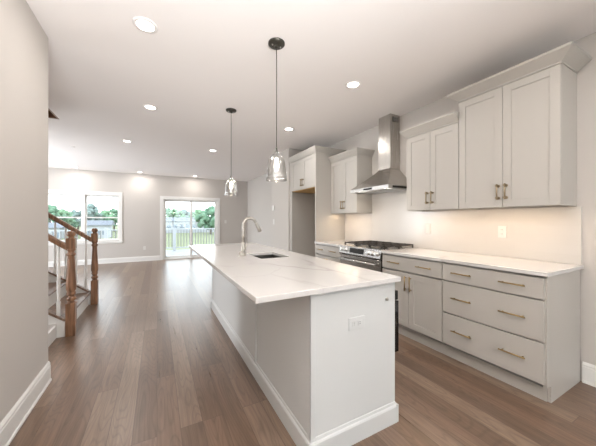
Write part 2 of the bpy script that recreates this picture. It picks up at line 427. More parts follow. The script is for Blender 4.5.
# baseboards: profile boards
def baseboard(name, path, side=1, h=0.15):
    """path of 2 points along x or y; body sits on the 'side' of it"""
    (x0, y0), (x1, y1) = path
    bm = bmesh.new()
    prof = [(0, 0), (.020, 0), (.020, .012), (.014, .022), (.014, h - .035), (.011, h - .030), (.012, h - .018), (.006, h - .006), (.003, h), (0, h)]
    if abs(x0 - x1) < 1e-6: prism(bm, [(x0 + side * p, z) for p, z in prof], 'y', y0, y1)
    else: prism(bm, [(y0 + side * p, z) for p, z in prof], 'x', x0, x1)
    return struct(name, bm, M['trim'])
baseboard('baseboard_left', ((XL + .0005, YB + .01), (XL + .0005, YW + .0)), 1, .158)
baseboard('baseboard_right', ((XR - .0005, YB + .01), (XR - .0005, .775)), -1, .158)
baseboard('baseboard_living_right', ((XR - .0005, 5.61), (XR - .0005, YF - .03)), -1)
baseboard('baseboard_far', ((WX1 - 3.4, YF - .0005), (0.08, YF - .0005)), -1, .15)
baseboard('baseboard_far_right', ((1.975, YF - .0005), (XR - .03, YF - .0005)), -1, .15)
baseboard('baseboard_pantry', ((2.3095, 4.73), (2.3095, 5.59)), -1, .15)

# double window on the far wall
def window(name, x0, x1, z0, z1, y, out=1, split=True):
    """y: room face of the wall; out: +1 the outside is at larger y"""
    o = out
    def yy(a, b): return tuple(sorted((y + o * a, y + o * b)))
    w = struct(name, B(*[(a, b) + yy(-.02, -.0005) + (c, d) for a, b, c, d in
        ((x0 - .07, x0 + .01, z0 - .02, z1 + .09), (x1 - .01, x1 + .07, z0 - .02, z1 + .09), (x0 + .01, x1 - .01, z1 - .01, z1 + .09))],
        *[(x0 - .09, x1 + .09) + yy(-.045, -.0005) + (z0 - .045, z0 - .02)], *[(x0 - .07, x1 + .07) + yy(-.018, -.0005) + (z0 - .085, z0 - .046)]), M['trim'])
    xm = (x0 + x1) / 2
    g = .001
    struct('window_frame', B(*[(a, b) + yy(.0, .12) + (c, d) for a, b, c, d in
        ((x0 + g, x0 + .022, z0 + g, z1 - g), (x1 - .022, x1 - g, z0 + g, z1 - g), (x0 + .022, x1 - .022, z1 - .022, z1 - g), (x0 + .022, x1 - .022, z0 + g, z0 + .022), (xm - .03, xm + .03, z0 + .022, z1 - .022))]), M['trim'], w)
    zm = (z0 + z1) / 2 + 0.005
    for a, b in ((x0 + .022, xm - .03), (xm + .03, x1 - .022)):
        for lo, hi, d in ((z0 + .022, zm + .018, .035), (zm - .018, z1 - .022, .075)):
            fr = .034
            s = struct('sash', B(*[(p, q) + yy(d, d + .035) + (r, t) for p, q, r, t in
                ((a, a + fr, lo, hi), (b - fr, b, lo, hi), (a + fr, b - fr, lo, lo + fr), (a + fr, b - fr, hi - fr, hi))]), M['trim'], w)
            struct('window_pane', B((a + fr - .004, b - fr + .004) + yy(d + .014, d + .018) + (lo + fr - .004, hi - fr + .004)), M['pane'], s)
    return w
window('window_1', WX0, WX1, WZ0, WZ1, YF)
window('window_added_back', -0.55, 2.75, .55, 2.2, YB, -1)  # unseen window added behind the camera as a daylight source

# sliding glass door
d = struct('door_1', B((DX0 - .085, DX0 + .008, YF - .02, YF - .0005, 0, DZ1 + .085), (DX1 - .008, DX1 + .085, YF - .02, YF - .0005, 0, DZ1 + .085),
                       (DX0 + .008, DX1 - .008, YF - .02, YF - .0005, DZ1 - .008, DZ1 + .085)), M['trim'])
struct('door_frame', B((DX0 + .001, DX0 + .03, YF, YF + .13, .001, DZ1 - .001), (DX1 - .03, DX1 - .001, YF, YF + .13, .001, DZ1 - .001),
                       (DX0 + .03, DX1 - .03, YF, YF + .13, DZ1 - .03, DZ1 - .001), (DX0 + .03, DX1 - .03, YF, YF + .13, .001, .035)), M['trim'], d)
for a, b, dd in ((DX0 + .03, 1.055, .07), (0.985, DX1 - .03, .03)):
    st = .052
    s = struct('door_panel', B((a, a + st, YF + dd, YF + dd + .035, .036, DZ1 - .031), (b - st, b, YF + dd, YF + dd + .035, .036, DZ1 - .031),
                               (a + st, b - st, YF + dd, YF + dd + .035, .036, .036 + .065), (a + st, b - st, YF + dd, YF + dd + .035, DZ1 - .031 - .05, DZ1 - .031)), M['trim'], d)
    struct('door_pane', B((a + st - .004, b - st + .004, YF + dd + .014, YF + dd + .018, .097, DZ1 - .078)), M['pane'], s)
hb = bmesh.new(); tube(hb, [(1.815, YF + .03, .95), (1.815, YF - .005, .97), (1.815, YF - .005, 1.13), (1.815, YF + .03, 1.15)], .008)
struct('door_handle', hb, M['plastic'], d)

# small wall plates
def plate(name, label, cat, c, n, kind='outlet', w=.07, h=.115, m='plastic'):
    """c centre on the wall, n: 'x-' facing -X, 'y-' facing -Y"""
    t = thing(name, label, cat, c)
    bm = bmesh.new(); bs = bmesh.new()
    x, y, z = c
    def bb(b, u0, u1, v0, v1, t0, t1, bev=0):
        if n == 'x-': box(b, x - t1, x - t0, y + u0, y + u1, z + v0, z + v1, bev)
        else: box(b, x + u0, x + u1, y - t1, y - t0, z + v0, z + v1, bev)
    bb(bm, -w / 2, w / 2, -h / 2, h / 2, .0005, .006, .0015)
    obj('cover_plate', bm, M[m], t)
    if kind == 'outlet':
        hor = w > h
        for s in (-1, 1):
            cu, cv = (s * .021, 0) if hor else (0, s * .021)
            f = bmesh.new(); bb(f, cu - .014, cu + .014, cv - .014, cv + .014, .006, .0085, .001)
            sk = obj('socket', f, M[m], t)
            g = bmesh.new()
            for q in (-.005, .005):
                if hor: bb(g, cu - .005, cu + .003, cv + q - .001, cv + q + .001, .0085, .0092)
                else: bb(g, cu + q - .001, cu + q + .001, cv - .003, cv + .005, .0085, .0092)
            obj('slots', g, M['slot'], sk)
    else:
        f = bmesh.new(); bb(f, -.016, .016, -.033, .033, .006, .009, .001)
        obj('switch_rocker', f, M['plastic'], t)
    return t

# ------------------------------------------------------------------ lights in the ceiling
def downlight(x, y, label, power=LAMP_W):
    t = thing('recessed_ceiling_light', label, 'ceiling light', (x, y, H), 'recessed ceiling lights')
    bm = bmesh.new(); lathe(bm, [(.058, -.002), (.060, -.007), (.082, -.004), (.083, -.0005), (.058, -.0005)], x, y, 28, False, H)
    obj('trim_ring', bm, M['ceil'], t)
    bm = bmesh.new(); lathe(bm, [(.0005, -.004), (.03, -.0045), (.058, -.003)], x, y, 28, False, H)
    obj('lens', bm, M['lens'], t)
    area_light('lamp', t, (0, 0, -.012), .12, .12, power, LAMP_COL, shape='DISK')
    return t
downlight(-.075, 2.24, 'recessed ceiling light nearest the camera, above the left side of the island aisle')
downlight(-.075, 3.83, 'recessed ceiling light left of the far pendant, second one from the camera on the left')
downlight(-.478, 5.66, 'recessed ceiling light in the middle distance straight above the stair newel posts')
downlight(1.013, 5.60, 'recessed ceiling light in the middle distance just left of the far pendant cord')
downlight(1.826, 2.185, 'recessed ceiling light right of the near pendant, in front of the range hood')
downlight(1.826, 3.72, 'recessed ceiling light above the refrigerator enclosure, right of the near pendant cord')
downlight(-1.942, 9.07, 'recessed ceiling light by the far wall above the double window')
downlight(-.449, 9.12, 'recessed ceiling light by the far wall between window and sliding door')
downlight(1.081, 9.08, 'recessed ceiling light by the far wall above the sliding glass door')
for x, y in ((-.075, .6), (1.826, .6), (-.075, -1.2), (1.826, -1.2)):  # four unseen lights, added to help light the near part
    downlight(x, y, 'added unseen recessed ceiling light in the near part of the kitchen')
for x, y, lb in ((.99, 3.93, 'small round white sprinkler cover on the ceiling left of the far pendant'), (-1.45, 6.6, 'small round white sprinkler cover on the ceiling beyond the stairwell opening')):
    bm = bmesh.new(); lathe(bm, [(.0005, -.006), (.03, -.006), (.036, -.0005)], x, y, 20, True, H)
    tag(obj('sprinkler_cover', bm, M['ceil']), lb, 'sprinkler cover')

def pendant(x, y, label):
    t = thing('pendant_lamp', label, 'pendant light', (x, y, H), 'glass pendants over the island')
    bm = bmesh.new(); lathe(bm, [(.0675, -.0005), (.0675, -.010), (.060, -.018), (.03, -.022), (.012, -.024), (.010, -.040), (.0005, -.041)], x, y, 32, True, H)
    cp = obj('ceiling_canopy', bm, M['canopy'], t)
    for s in (-1, 1):
        bm = bmesh.new(); lathe(bm, [(.0005, -.030), (.006, -.028), (.007, -.0195), (.0005, -.019)], x + s * .035, y, 12, True, H)
        obj('canopy_screw', bm, M['nickel'], cp)
    bm = bmesh.new(); tube(bm, [(x, y, H - .038), (x, y, 1.845)], .0035, 8)
    obj('cord', bm, M['cord'], t)
    bm = bmesh.new(); lathe(bm, [(.004, 1.852), (.008, 1.848), (.009, 1.830), (.014, 1.822), (.015, 1.778), (.012, 1.770), (.0005, 1.770)], x, y, 20, True)
    obj('lamp_socket', bm, M['canopy'], t)
    prof = [(.017, 1.815), (.019, 1.803), (.034, 1.797), (.050, 1.782), (.062, 1.762), (.070, 1.738), (.075, 1.705), (.079, 1.665), (.082, 1.625), (.084, 1.590)]
    inner = [(r - .0025, z) for r, z in reversed(prof)]
    bm = bmesh.new(); lathe(bm, prof + inner, x, y, 40, False)
    obj('glass_shade', bm, M['shade'], t)
    bm = bmesh.new(); lathe(bm, [(.0805, 1.588), (.0865, 1.588), (.0865, 1.595), (.0805, 1.595), (.0805, 1.588)], x, y, 40, False)
    obj('glass_rim', bm, M['shade'], t)
    bm = bmesh.new(); lathe(bm, [(.010, 1.770), (.010, 1.758), (.016, 1.728), (.0185, 1.708), (.016, 1.690), (.010, 1.678), (.0005, 1.676)], x, y, 24, True)
    b = obj('light_bulb', bm, M['bulb'], t)
    return t
pendant(.853, 1.966, 'clear glass bell pendant on a long cord nearest the camera, over the island')
pendant(.85, 3.436, 'clear glass bell pendant farther away, in front of the sliding door wall')

# ------------------------------------------------------------------ cabinets
def shaker(x_face, y0, y1, z0, z1, rail=.06, th=.019, rec=.008):
    """door face toward -X at x_face"""
    bm = bmesh.new(); x1 = x_face + th
    box(bm, x_face, x1, y0, y0 + rail, z0, z1, .0012); box(bm, x_face, x1, y1 - rail, y1, z0, z1, .0012)
    box(bm, x_face, x1, y0 + rail, y1 - rail, z0, z0 + rail, .0012); box(bm, x_face, x1, y0 + rail, y1 - rail, z1 - rail, z1, .0012)
    box(bm, x_face + rec, x1 - .002, y0 + rail - .004, y1 - rail + .004, z0 + rail - .004, z1 - rail + .004)
    return bm
def slab(x_face, y0, y1, z0, z1, th=.019):
    bm = bmesh.new(); box(bm, x_face, x_face + th, y0, y1, z0, z1, .0015); return bm

def bar_pull(x_face, y, z, L, vertical, parent, m, r=.0055, stand=.028):
    bm = bmesh.new(); xf = x_face - stand
    if vertical:
        tube(bm, [(xf, y, z - L / 2), (xf, y, z + L / 2)], r, 10)
        for s in (-1, 1): tube(bm, [(x_face, y, z + s * (L / 2 - .018)), (xf, y, z + s * (L / 2 - .018))], r * .85, 8)
    else:
        tube(bm, [(xf, y - L / 2, z), (xf, y + L / 2, z)], r, 10)
        for s in (-1, 1): tube(bm, [(x_face, y + s * (L / 2 - .02), z), (xf, y + s * (L / 2 - .02), z)], r * .85, 8)
    return obj('handle', bm, m, parent)

def upper_pull(x_face, y, z, parent, L=.135):
    bm = bmesh.new(); xf = x_face - .030
    tube(bm, [(xf, y, z - L / 2), (xf, y, z + L / 2)], .0065, 10)
    for s in (-1, 1):
        tube(bm, [(x_face, y, z + s * .052), (xf, y, z + s * .052)], .0085, 8)
        tube(bm, [(x_face, y, z + s * .052), (x_face - .006, y, z + s * .052)], .013, 12); tube(bm, [(xf + .004, y, z + s * .052), (xf - .010, y, z + s * .052)], .0095, 12)
    return obj('handle', bm, M['bronze'], parent)

BF = 2.320   # face of base doors
XW = XR - .016
def base_cabinet(y0, y1, label, layout, end_panel=None):
    t = thing('base_cabinet', label, 'cabinet', ((BF + XW) / 2, (y0 + y1) / 2, 0))
    obj('carcass', B((BF + .020, XW, y0, y0 + .003, .115, .883), (BF + .020, XW, y1 - .003, y1, .115, .883), (BF + .050, XW, y0 + .003, y1 - .003, .118, .883), (BF + .020, XW, y0 + .003, y1 - .003, .115, .118), (BF + .075, XW, y0 + .001, y1, 0.0, .115)), M['cab'], t)
    if end_panel == 'near':
        bm = bmesh.new()
        prism(bm, [(BF + .020, .115), (BF + .020, .883), (XW, .883), (XW, 0), (BF + .085, 0), (BF + .085, .115)], 'y', y0 - .019, y0 - .0005)
        obj('end_panel', bm, M['cab'], t)
    g = .004
    a0, a1 = y0 + g - (.012 if end_panel else 0), y1 - g
    def drawer(z0, z1, n):
        d = obj('drawer', slab(BF, a0, a1, z0, z1), M['cab'], t)
        w = a1 - a0
        for k in range(n):
            yc = a0 + w * ((.5) if n == 1 else (.245, .755)[k]); bar_pull(BF, yc, (z0 + z1) / 2 + .005, .165 if w > .5 else .12, False, d, M['brass'])
    def doors(z0, z1):
        ym = (a0 + a1) / 2
        for p, q, yh in ((a0, ym - .002, ym - .030), (ym + .002, a1, ym + .030)):
            d = obj('door', shaker(BF, p, q, z0, z1), M['cab'], t); bar_pull(BF, yh, z1 - .105, .155, True, d, M['brass'])
    if layout == 'three':
        drawer(.722, .868, 2); drawer(.432, .712, 2); drawer(.142, .422, 2)
    else:
        drawer(.722, .868, 2); doors(.142, .708)
    return t
base_cabinet(.805, 1.5225, 'greige three-drawer base cabinet at the near end of the wall run', 'three', 'near')
base_cabinet(1.5235, 2.258, 'greige base cabinet with one drawer over two doors, right of the range', 'doors')
base_cabinet(3.062, 3.738, 'greige base cabinet left of the range against the refrigerator panel', 'doors')

tag(obj('countertop', B((BF - .016, XR - .002, .768, 2.266, .8845, .914, .003)), M['quartz']), 'white quartz countertop right of the range, over the brass-handled drawers', 'countertop')
tag(obj('countertop', B((BF - .016, XR - .002, 3.056, 3.7385, .8845, .914, .003)), M['quartz']), 'short white quartz countertop left of the range beside the refrigerator panel', 'countertop')
# tile backsplash on the wall
bs = obj('trim_2', B((XR - .012, XR - .0005, .78, 2.185, .9155, 1.375), (XR - .012, XR - .0005, 2.182, 3.068, .9155, 2.338), (XR - .012, XR - .0005, 3.07, 3.7385, .9155, 1.375)), M['tile'])
bs['kind'] = 'structure'

def crown(xf, y0, y1, z0, h, fl, near=True, far=True):
    bm = bmesh.new()
    prof = [(0, 0), (.006, 0), (.006, .012), (.016, .020), (fl * .90, h - .024), (fl, h - .018), (fl, h)]
    rings = []
    for o, z in prof:
        on = o if near else 0; of = o if far else 0
        rings.append([(XR - .002, y0 - on, z0 + z), (xf - o, y0 - on, z0 + z), (xf - o, y1 + of, z0 + z), (XR - .002, y1 + of, z0 + z)])
    loft(bm, rings)
    return bm

UF = 2.640
def upper_cabinet(y0, y1, z0, z1, label, ch, fl, near, far, crown_x=None):
    t = thing('upper_cabinet', label, 'cabinet', ((UF + XR) / 2, (y0 + y1) / 2, z0))
    xb = XR - .002
    # open-bottomed box with a recessed floor, so the light strip sits up inside
    obj('carcass', B((UF + .020, xb, y0, y0 + .016, z0, z1), (UF + .020, xb, y1 - .016, y1, z0, z1), (UF + .020, xb, y0 + .016, y1 - .016, z0 + .02, z1),
                     (UF + .020, UF + .036, y0 + .016, y1 - .016, z0, z0 + .02)), M['cab'], t)
    obj('crown_moulding', crown(UF + .004, y0, y1, z1 + .0005, ch, fl, near, far), M['cab'], t)
    g = .002; ym = (y0 + y1) / 2
    for p, q, yh in ((y0 + g, ym - .0015, ym - .030), (ym + .0015, y1 - g, ym + .030)):
        d = obj('door', shaker(UF, p, q, z0 + .003, z1 - .004, rail=.062), M['cab'], t)
        upper_pull(UF, yh, z0 + .135, d)
    return t
upper_cabinet(.808, 1.560, 1.378, 2.432, 'tall greige two-door wall cabinet at the near end, with crown moulding', .088, .082, True, True)
upper_cabinet(1.5615, 2.180, 1.378, 2.243, 'shorter greige two-door wall cabinet between tall cabinet and range hood', .098, .060, False, True)
upper_cabinet(3.070, 3.7385, 1.378, 2.243, 'greige two-door wall cabinet between range hood and refrigerator enclosure', .098, .060, True, False)

def strip(y0, y1, label, p):
    t = thing('under_cabinet_light', label, 'light strip', (2.72, (y0 + y1) / 2, 1.372), 'under-cabinet light strips')
    obj('strip_housing', B((2.70, 2.74, y0, y1, 1.388, 1.3975)), M['plastic'], t)
    obj('led_strip', B((2.705, 2.735, y0 + .01, y1 - .01, 1.386, 1.3879)), M['led'], t)
    area_light('strip_lamp', t, (0, 0, .012), .03, y1 - y0 - .04, p, (1, .74, .50))
strip(.84, 1.53, 'warm light strip under the tall wall cabinet at the near end', 1.4)
strip(1.59, 2.15, 'warm light strip under the shorter wall cabinet right of the hood', 1.1)
strip(3.10, 3.70, 'warm light strip under the wall cabinet left of the hood', 1.1)

# refrigerator enclosure
t = thing('refrigerator_enclosure', 'tall greige refrigerator surround with an empty opening and two-door cabinet on top', 'cabinet', (2.64, 4.22, 0))
FX = 2.335
obj('side_panel', B((FX, XR - .002, 3.740, 3.765, 0, 2.400)), M['cab'], t)
obj('side_panel', B((FX, XR - .002, 4.700, 4.722, 0, 2.400), (FX, FX + .02, 4.63, 4.700, 0, 2.400)), M['cab'], t)
obj('bridge_cabinet', B((FX + .020, XR - .002, 3.7655, 4.6995, 1.835, 2.400)), M['cab'], t)
obj('cabinet_underside', B((FX + .022, XR - .004, 3.767, 4.698, 1.826, 1.8345)), M['ply'], t)
ym = 4.197
for p, q, yh in ((3.768, ym - .0015, ym - .03), (ym + .0015, 4.627, ym + .03)):
    dd = obj('door', shaker(FX, p, q, 1.838, 2.393), M['cab'], t)
    upper_pull(FX, yh, 1.955, dd)
obj('crown_moulding', crown(FX, 3.742, 4.722, 2.4005, .098, .050, True, False), M['cab'], t)

# ------------------------------------------------------------------ range hood
t = thing('range_hood', 'stainless steel chimney range hood above the gas range', 'range hood', (2.72, 2.64, 1.66))
hy0, hy1, hx0, hx1 = 2.285, 2.995, 2.45, XR - .014
cy0, cy1, cx0 = 2.535, 2.745, 2.755
bm = bmesh.new()
box(bm, cx0, hx1, cy0, cy1, 1.965, H - .001, .002)
chim = obj('chimney', bm, M['steelv'], t)
bm = bmesh.new(); box(bm, cx0 - .003, hx1, cy0 - .003, cy1 + .003, 1.963, 2.36, .002)
obj('chimney_lower_sleeve', bm, M['steelv'], t)
bm = bmesh.new(); box(bm, 2.80, 2.90, cy0 - .004, cy0 + .001, 2.60, 2.665)
vt = obj('vent_grille', bm, M['blackm'], t)
bm = bmesh.new()
for k in range(5): box(bm, 2.803, 2.897, cy0 - .006, cy0 - .003, 2.606 + k * .0125, 2.611 + k * .0125)
obj('louvres', bm, M['steel'], vt)
bm = bmesh.new()
rings = []
N = 7
for i in range(N):
    s = i / (N - 1)
    # gentle concave flare from lip to chimney
    w = 1 - s
    e = w ** 1.12
    z = 1.70 + .265 * s
    rings.append([(hx1, cy0 + (hy0 - cy0) * e, z), (cx0 + (hx0 - cx0) * e, cy0 + (hy0 - cy0) * e, z), (cx0 + (hx0 - cx0) * e, cy1 + (hy1 - cy1) * e, z), (hx1, cy1 + (hy1 - cy1) * e, z)])
loft(bm, rings)
obj('canopy', bm, M['steelv'], t)
bm = bmesh.new()
box(bm, hx0, hx0 + .02, hy0, hy1, 1.655, 1.700, .002); box(bm, hx0 + .02, hx1, hy0, hy0 + .02, 1.655, 1.700); box(bm, hx0 + .02, hx1, hy1 - .02, hy1, 1.655, 1.700); box(bm, hx0 + .02, hx1, hy0 + .02, hy1 - .02, 1.672, 1.699)
obj('lip', bm, M['steel'], t)
obj('control_strip', B((hx0 - .0015, hx0 + .001, 2.56, 2.72, 1.668, 1.690)), M['black'], t)
obj('side_reflection_strip', B((2.52, 2.80, hy0 - .0015, hy0 + .001, 1.668, 1.692)), M['blackm'], t)  # dark strip standing in for a reflection on the lip's near side
for k in range(2):
    bm = bmesh.new(); box(bm, 2.53, 2.90, 2.31 + k * .335, 2.635 + k * .335, 1.664, 1.672)
    for j in range(9): box(bm, 2.545 + j * .039, 2.560 + j * .039, 2.33 + k * .335, 2.615 + k * .335, 1.660, 1.664)
    obj('grease_filter', bm, M['steel'], t)
for k, y in enumerate((2.40, 2.88)):
    bm = bmesh.new(); lathe(bm, [(.0005, 1.662), (.025, 1.662), (.028, 1.672)], 2.495, y, 20, True)
    obj('hood_light', bm, M['lens'], t)
    area_light('hood_lamp', t, (2.495 - 2.72, y - 2.64, 1.659 - 1.66), .05, .05, .8, (1, .84, .66), shape='DISK')

# ------------------------------------------------------------------ range
RY0, RY1 = 2.272, 3.050
t = thing('gas_range', 'stainless slide-in gas range with front knobs and black cast iron grates', 'stove', (2.62, (RY0 + RY1) / 2, 0))
RX = 2.325
obj('body', B((RX + .02, XR - .016, RY0, RY1, .09, .895), (RX + .06, XR - .02, RY0 + .03, RY1 - .03, 0, .09)), M['blackm'], t)
bm = bmesh.new(); box(bm, RX - .01, XR - .016, RY0 - .003, RY1 + .003, .896, .915, .003)
obj('cooktop', bm, M['steel'], t)
bm = bmesh.new(); prism(bm, [(RX - .028, .815), (RX - .010, .914), (RX + .06, .914), (RX + .06, .800), (RX - .02, .800)], 'y', RY0, RY1)
cp = obj('control_panel', bm, M['steeld'], t)
def onpanel(s):  # point on sloped face at height fraction
    return (RX - .028 + .018 * s, .815 + .099 * s)
px, pz = onpanel(.5)
ang = math.atan2(.018, .099)
bm = bmesh.new()
t2 = bmesh.new(); box(t2, -.003, .001, -.135, .135, -.033, .033, .001)
bmesh.ops.transform(t2, matrix=Matrix.Translation((px - .001, 2.661 + .03, pz)) @ Matrix.Rotation(ang, 4, 'Y'), verts=t2.verts); merge(bm, t2)
obj('display', bm, M['black'], cp)
for k, y in enumerate((2.325, 2.395, 2.465, 2.905, 2.985)):
    bm = bmesh.new(); nrm = Vector((-math.cos(ang), 0, math.sin(ang)))
    c = Vector((px, y, pz))
    tube(bm, [c, c + nrm * .006, c + nrm * .007, c + nrm * .034, c + nrm * .037], [.030, .030, .024, .021, .018], 20)
    obj('knob', bm, M['steel'], t)
bm = bmesh.new(); box(bm, RX - .012, RX + .02, RY0 + .004, RY1 - .004, .245, .790, .004)
od = obj('oven_door', bm, M['steeld'], t)
obj('door_window', B((RX - .0145, RX - .0115, RY0 + .10, RY1 - .10, .36, .64, .001)), M['black'], od)
bm = bmesh.new()
tube(bm, [(RX - .06, RY0 + .045, .738), (RX - .06, RY1 - .045, .738)], .013, 14)
for y in (RY0 + .075, RY1 - .075): tube(bm, [(RX - .012, y, .738), (RX - .06, y, .738)], .010, 10)
obj('oven_handle', bm, M['steel'], od)
bm = bmesh.new(); box(bm, RX - .010, RX + .02, RY0 + .004, RY1 - .004, .095, .238, .004)
obj('storage_drawer', bm, M['steel'], t)
for k in range(3):
    y0 = RY0 + .012 + k * .2515; y1 = y0 + .247; x0, x1 = RX + .055, XR - .055
    bm = bmesh.new(); z0, z1 = .944, .960; b_ = .013
    box(bm, x0, x1, y0, y0 + b_, z0, z1, .002); box(bm, x0, x1, y1 - b_, y1, z0, z1, .002); box(bm, x0, x0 + b_, y0, y1, z0, z1, .002); box(bm, x1 - b_, x1, y0, y1, z0, z1, .002)
    xm = (x0 + x1) / 2; ymid = (y0 + y1) / 2
    box(bm, xm - b_ / 2, xm + b_ / 2, y0, y1, z0, z1, .002); box(bm, x0, x1, ymid - b_ / 2, ymid + b_ / 2, z0, z1 + .002, .002)
    for xq in ((x0 + xm) / 2, (x1 + xm) / 2): box(bm, xq - b_ / 2, xq + b_ / 2, y0, y1, z0, z1, .002)
    for xa in (x0, xm - b_ / 2, x1 - b_):
        for ya in (y0, y1 - b_): box(bm, xa, xa + b_, ya, ya + b_, .9155, z0)
    obj('grate', bm, M['iron'], t)
    for xq in ((x0 + xm) / 2, (x1 + xm) / 2) if k != 1 else (xm,):
        bm = bmesh.new(); lathe(bm, [(.048, .9155), (.048, .922), (.036, .925), (.036, .930 - .002), (.0005, .928)], xq, ymid, 24, True)
        obj('burner', bm, M['iron'], t)

# ------------------------------------------------------------------ island
IX0, IX1, IY0, IY1 = .712, 1.318, 1.188, 3.96
t = thing('kitchen_island', 'long white panelled island body with baseboard in the middle of the kitchen', 'kitchen island', ((IX0 + IX1) / 2, (IY0 + IY1) / 2, 0))
MX, MY0, MY1 = 1.05, 1.222, 1.83        # microwave bay
SKX0, SKX1, SKY0, SKY1 = .842, 1.137, 2.29, 2.735   # sink opening
obj('body', B((IX0, MX, IY0, MY1, .10, .883), (MX, IX1, IY0, MY0, .10, .883), (MX, IX1, MY0, MY1, .10, .385), (MX, IX1, MY0, MY1, .805, .883),
              (IX0, IX1, MY1, SKY0 - .05, .10, .883), (IX0, IX1, SKY0 - .05, SKY1 + .05, .10, .60), (IX0, SKX0 - .04, SKY0 - .05, SKY1 + .05, .60, .883), (SKX1 + .04, IX1, SKY0 - .05, SKY1 + .05, .60, .883),
              (IX0, IX1, SKY1 + .05, IY1, .10, .883), (IX0, IX1 - .07, IY0, IY1, 0, .10), (IX0, IX1, IY0, IY0 + .03, 0, .10)), M['isl'], t)
# side skin with two panels and a seam batten, end skin
obj('seating_side_panel', B((IX0 - .006, IX0 - .0005, IY0 - .006, 2.035, .10, .883), (IX0 - .006, IX0 - .0005, 2.045, IY1, .10, .883)), M['isl'], t)
obj('seam_batten', B((IX0 - .020, IX0 - .0065, 2.022, 2.048, .127, .883, .001)), M['isl'], t)
obj('end_panel', B((IX0 - .0055, IX1 + .006, IY0 - .006, IY0 - .0005, .10, .883)), M['isl'], t)
obj('corner_trim', B((IX0 - .010, IX0 + .022, IY0 - .010, IY0 - .0065, .12, .883, .001), (IX0 - .010, IX0 - .0065, IY0 - .010, IY0 + .022, .12, .883, .001)), M['isl'], t)
# baseboard around: loop profile
bm = bmesh.new()
prof = [(.0065, 0), (.022, 0), (.022, .098), (.018, .106), (.013, .110), (.010, .124), (.0065, .126)]
rings = []
for o, z in prof:
    rings.append([(IX1 + .0062, IY0 - o, z), (IX0 - o, IY0 - o, z), (IX0 - o, IY1 + o, z), (IX1 + .0062, IY1 + o, z)])
R = [[bm.verts.new(p) for p in r] for r in rings] 
for A, Bq in zip(R, R[1:] + [R[0]]):
    for k in range(3): bm.faces.new((A[k], A[k + 1], Bq[k + 1], Bq[k]))
bm.faces.new([r[0] for r in R]); bm.faces.new([r[3] for r in reversed(R)])
# right-end return of the near board
box(bm, IX1 + .0065, IX1 + .022, IY0 - .022, IY0 + .012, 0, .108, .001)
obj('baseboard', bm, M['isl'], t)
# aisle-side doors
for y0 in (MY1 + .01, SKY0 - .05 + .35, 2.95, 3.45):
    pass
ys = [1.84, 2.30, 2.78, 3.37, 3.955]
for p, q in zip(ys, ys[1:]):
    bm = shaker(0, p + .002, q - .002, .115, .870)
    for v in bm.verts: v.co.x = IX1 + .020 - v.co.x
    dd = obj('door', bm, M['isl'], t)
    bm = bmesh.new(); tube(bm, [(IX1 + .048, q - .04, .66), (IX1 + .048, q - .04, .82)], .0055, 10)
    for z in (.68, .80): tube(bm, [(IX1 + .020, q - .04, z), (IX1 + .048, q - .04, z)], .0047, 8)
    obj('handle', bm, M['brass'], dd)
# built-in microwave drawer projecting into the aisle
t = thing('microwave_drawer', 'black built-in microwave drawer on the aisle side of the island near end', 'microwave', (1.2, 1.526, .386))
obj('housing', B((MX + .01, IX1 + .012, MY0 + .002, MY1 - .002, .3865, .803)), M['blackm'], t)
obj('drawer_front', B((IX1 + .012, IX1 + .092, MY0 + .004, MY1 - .004, .40, .735, .003)), M['black'], t)
obj('control_panel', B((IX1 + .012, IX1 + .086, MY0 + .004, MY1 - .004, .742, .802, .003)), M['black'], t)
obj('trim_strip', B((IX1 + .012, IX1 + .068, MY0 + .006, MY1 - .006, .736, .741)), M['blackm'], t)

# island top with the sink cut-out
TX0, TX1, TY0, TY1 = .395, 1.340, 1.147, 4.03
bm = bmesh.new()
xs = [TX0, SKX0, SKX1, TX1]; ys_ = [TY0, SKY0, SKY1, TY1]
for z, up in ((.914, True), (.8845, False)):
    V = [[bm.verts.new((x, y, z)) for y in ys_] for x in xs]
    for i in range(3):
        for j in range(3):
            if i == 1 and j == 1: continue
            f = (V[i][j], V[i + 1][j], V[i + 1][j + 1], V[i][j + 1])
            bm.faces.new(f if up else tuple(reversed(f)))
    if up: U = V
    else: L = V
def side(a, b, c, d): bm.faces.new((a, b, c, d))
for i in range(3):
    side(U[i][0], L[i][0], L[i + 1][0], U[i + 1][0]); side(U[i][3], U[i + 1][3], L[i + 1][3], L[i][3])
    side(U[0][i], U[0][i + 1], L[0][i + 1], L[0][i]); side(U[3][i], L[3][i], L[3][i + 1], U[3][i + 1])
side(U[1][1], U[2][1], L[2][1], L[1][1]); side(U[1][2], L[1][2], L[2][2], U[2][2]); side(U[1][1], L[1][1], L[1][2], U[1][2]); side(U[2][1], U[2][2], L[2][2], L[2][1])
bmesh.ops.recalc_face_normals(bm, faces=bm.faces)
edges = [e for e in bm.edges if len(e.link_faces) == 2 and e.calc_face_angle(0) > 1]
bmesh.ops.bevel(bm, geom=edges, offset=.003, segments=2, profile=.5, affect='EDGES')
tag(obj('island_countertop', bm, M['quartz']), 'large white quartz island top with grey veins and a sink cut-out', 'countertop')
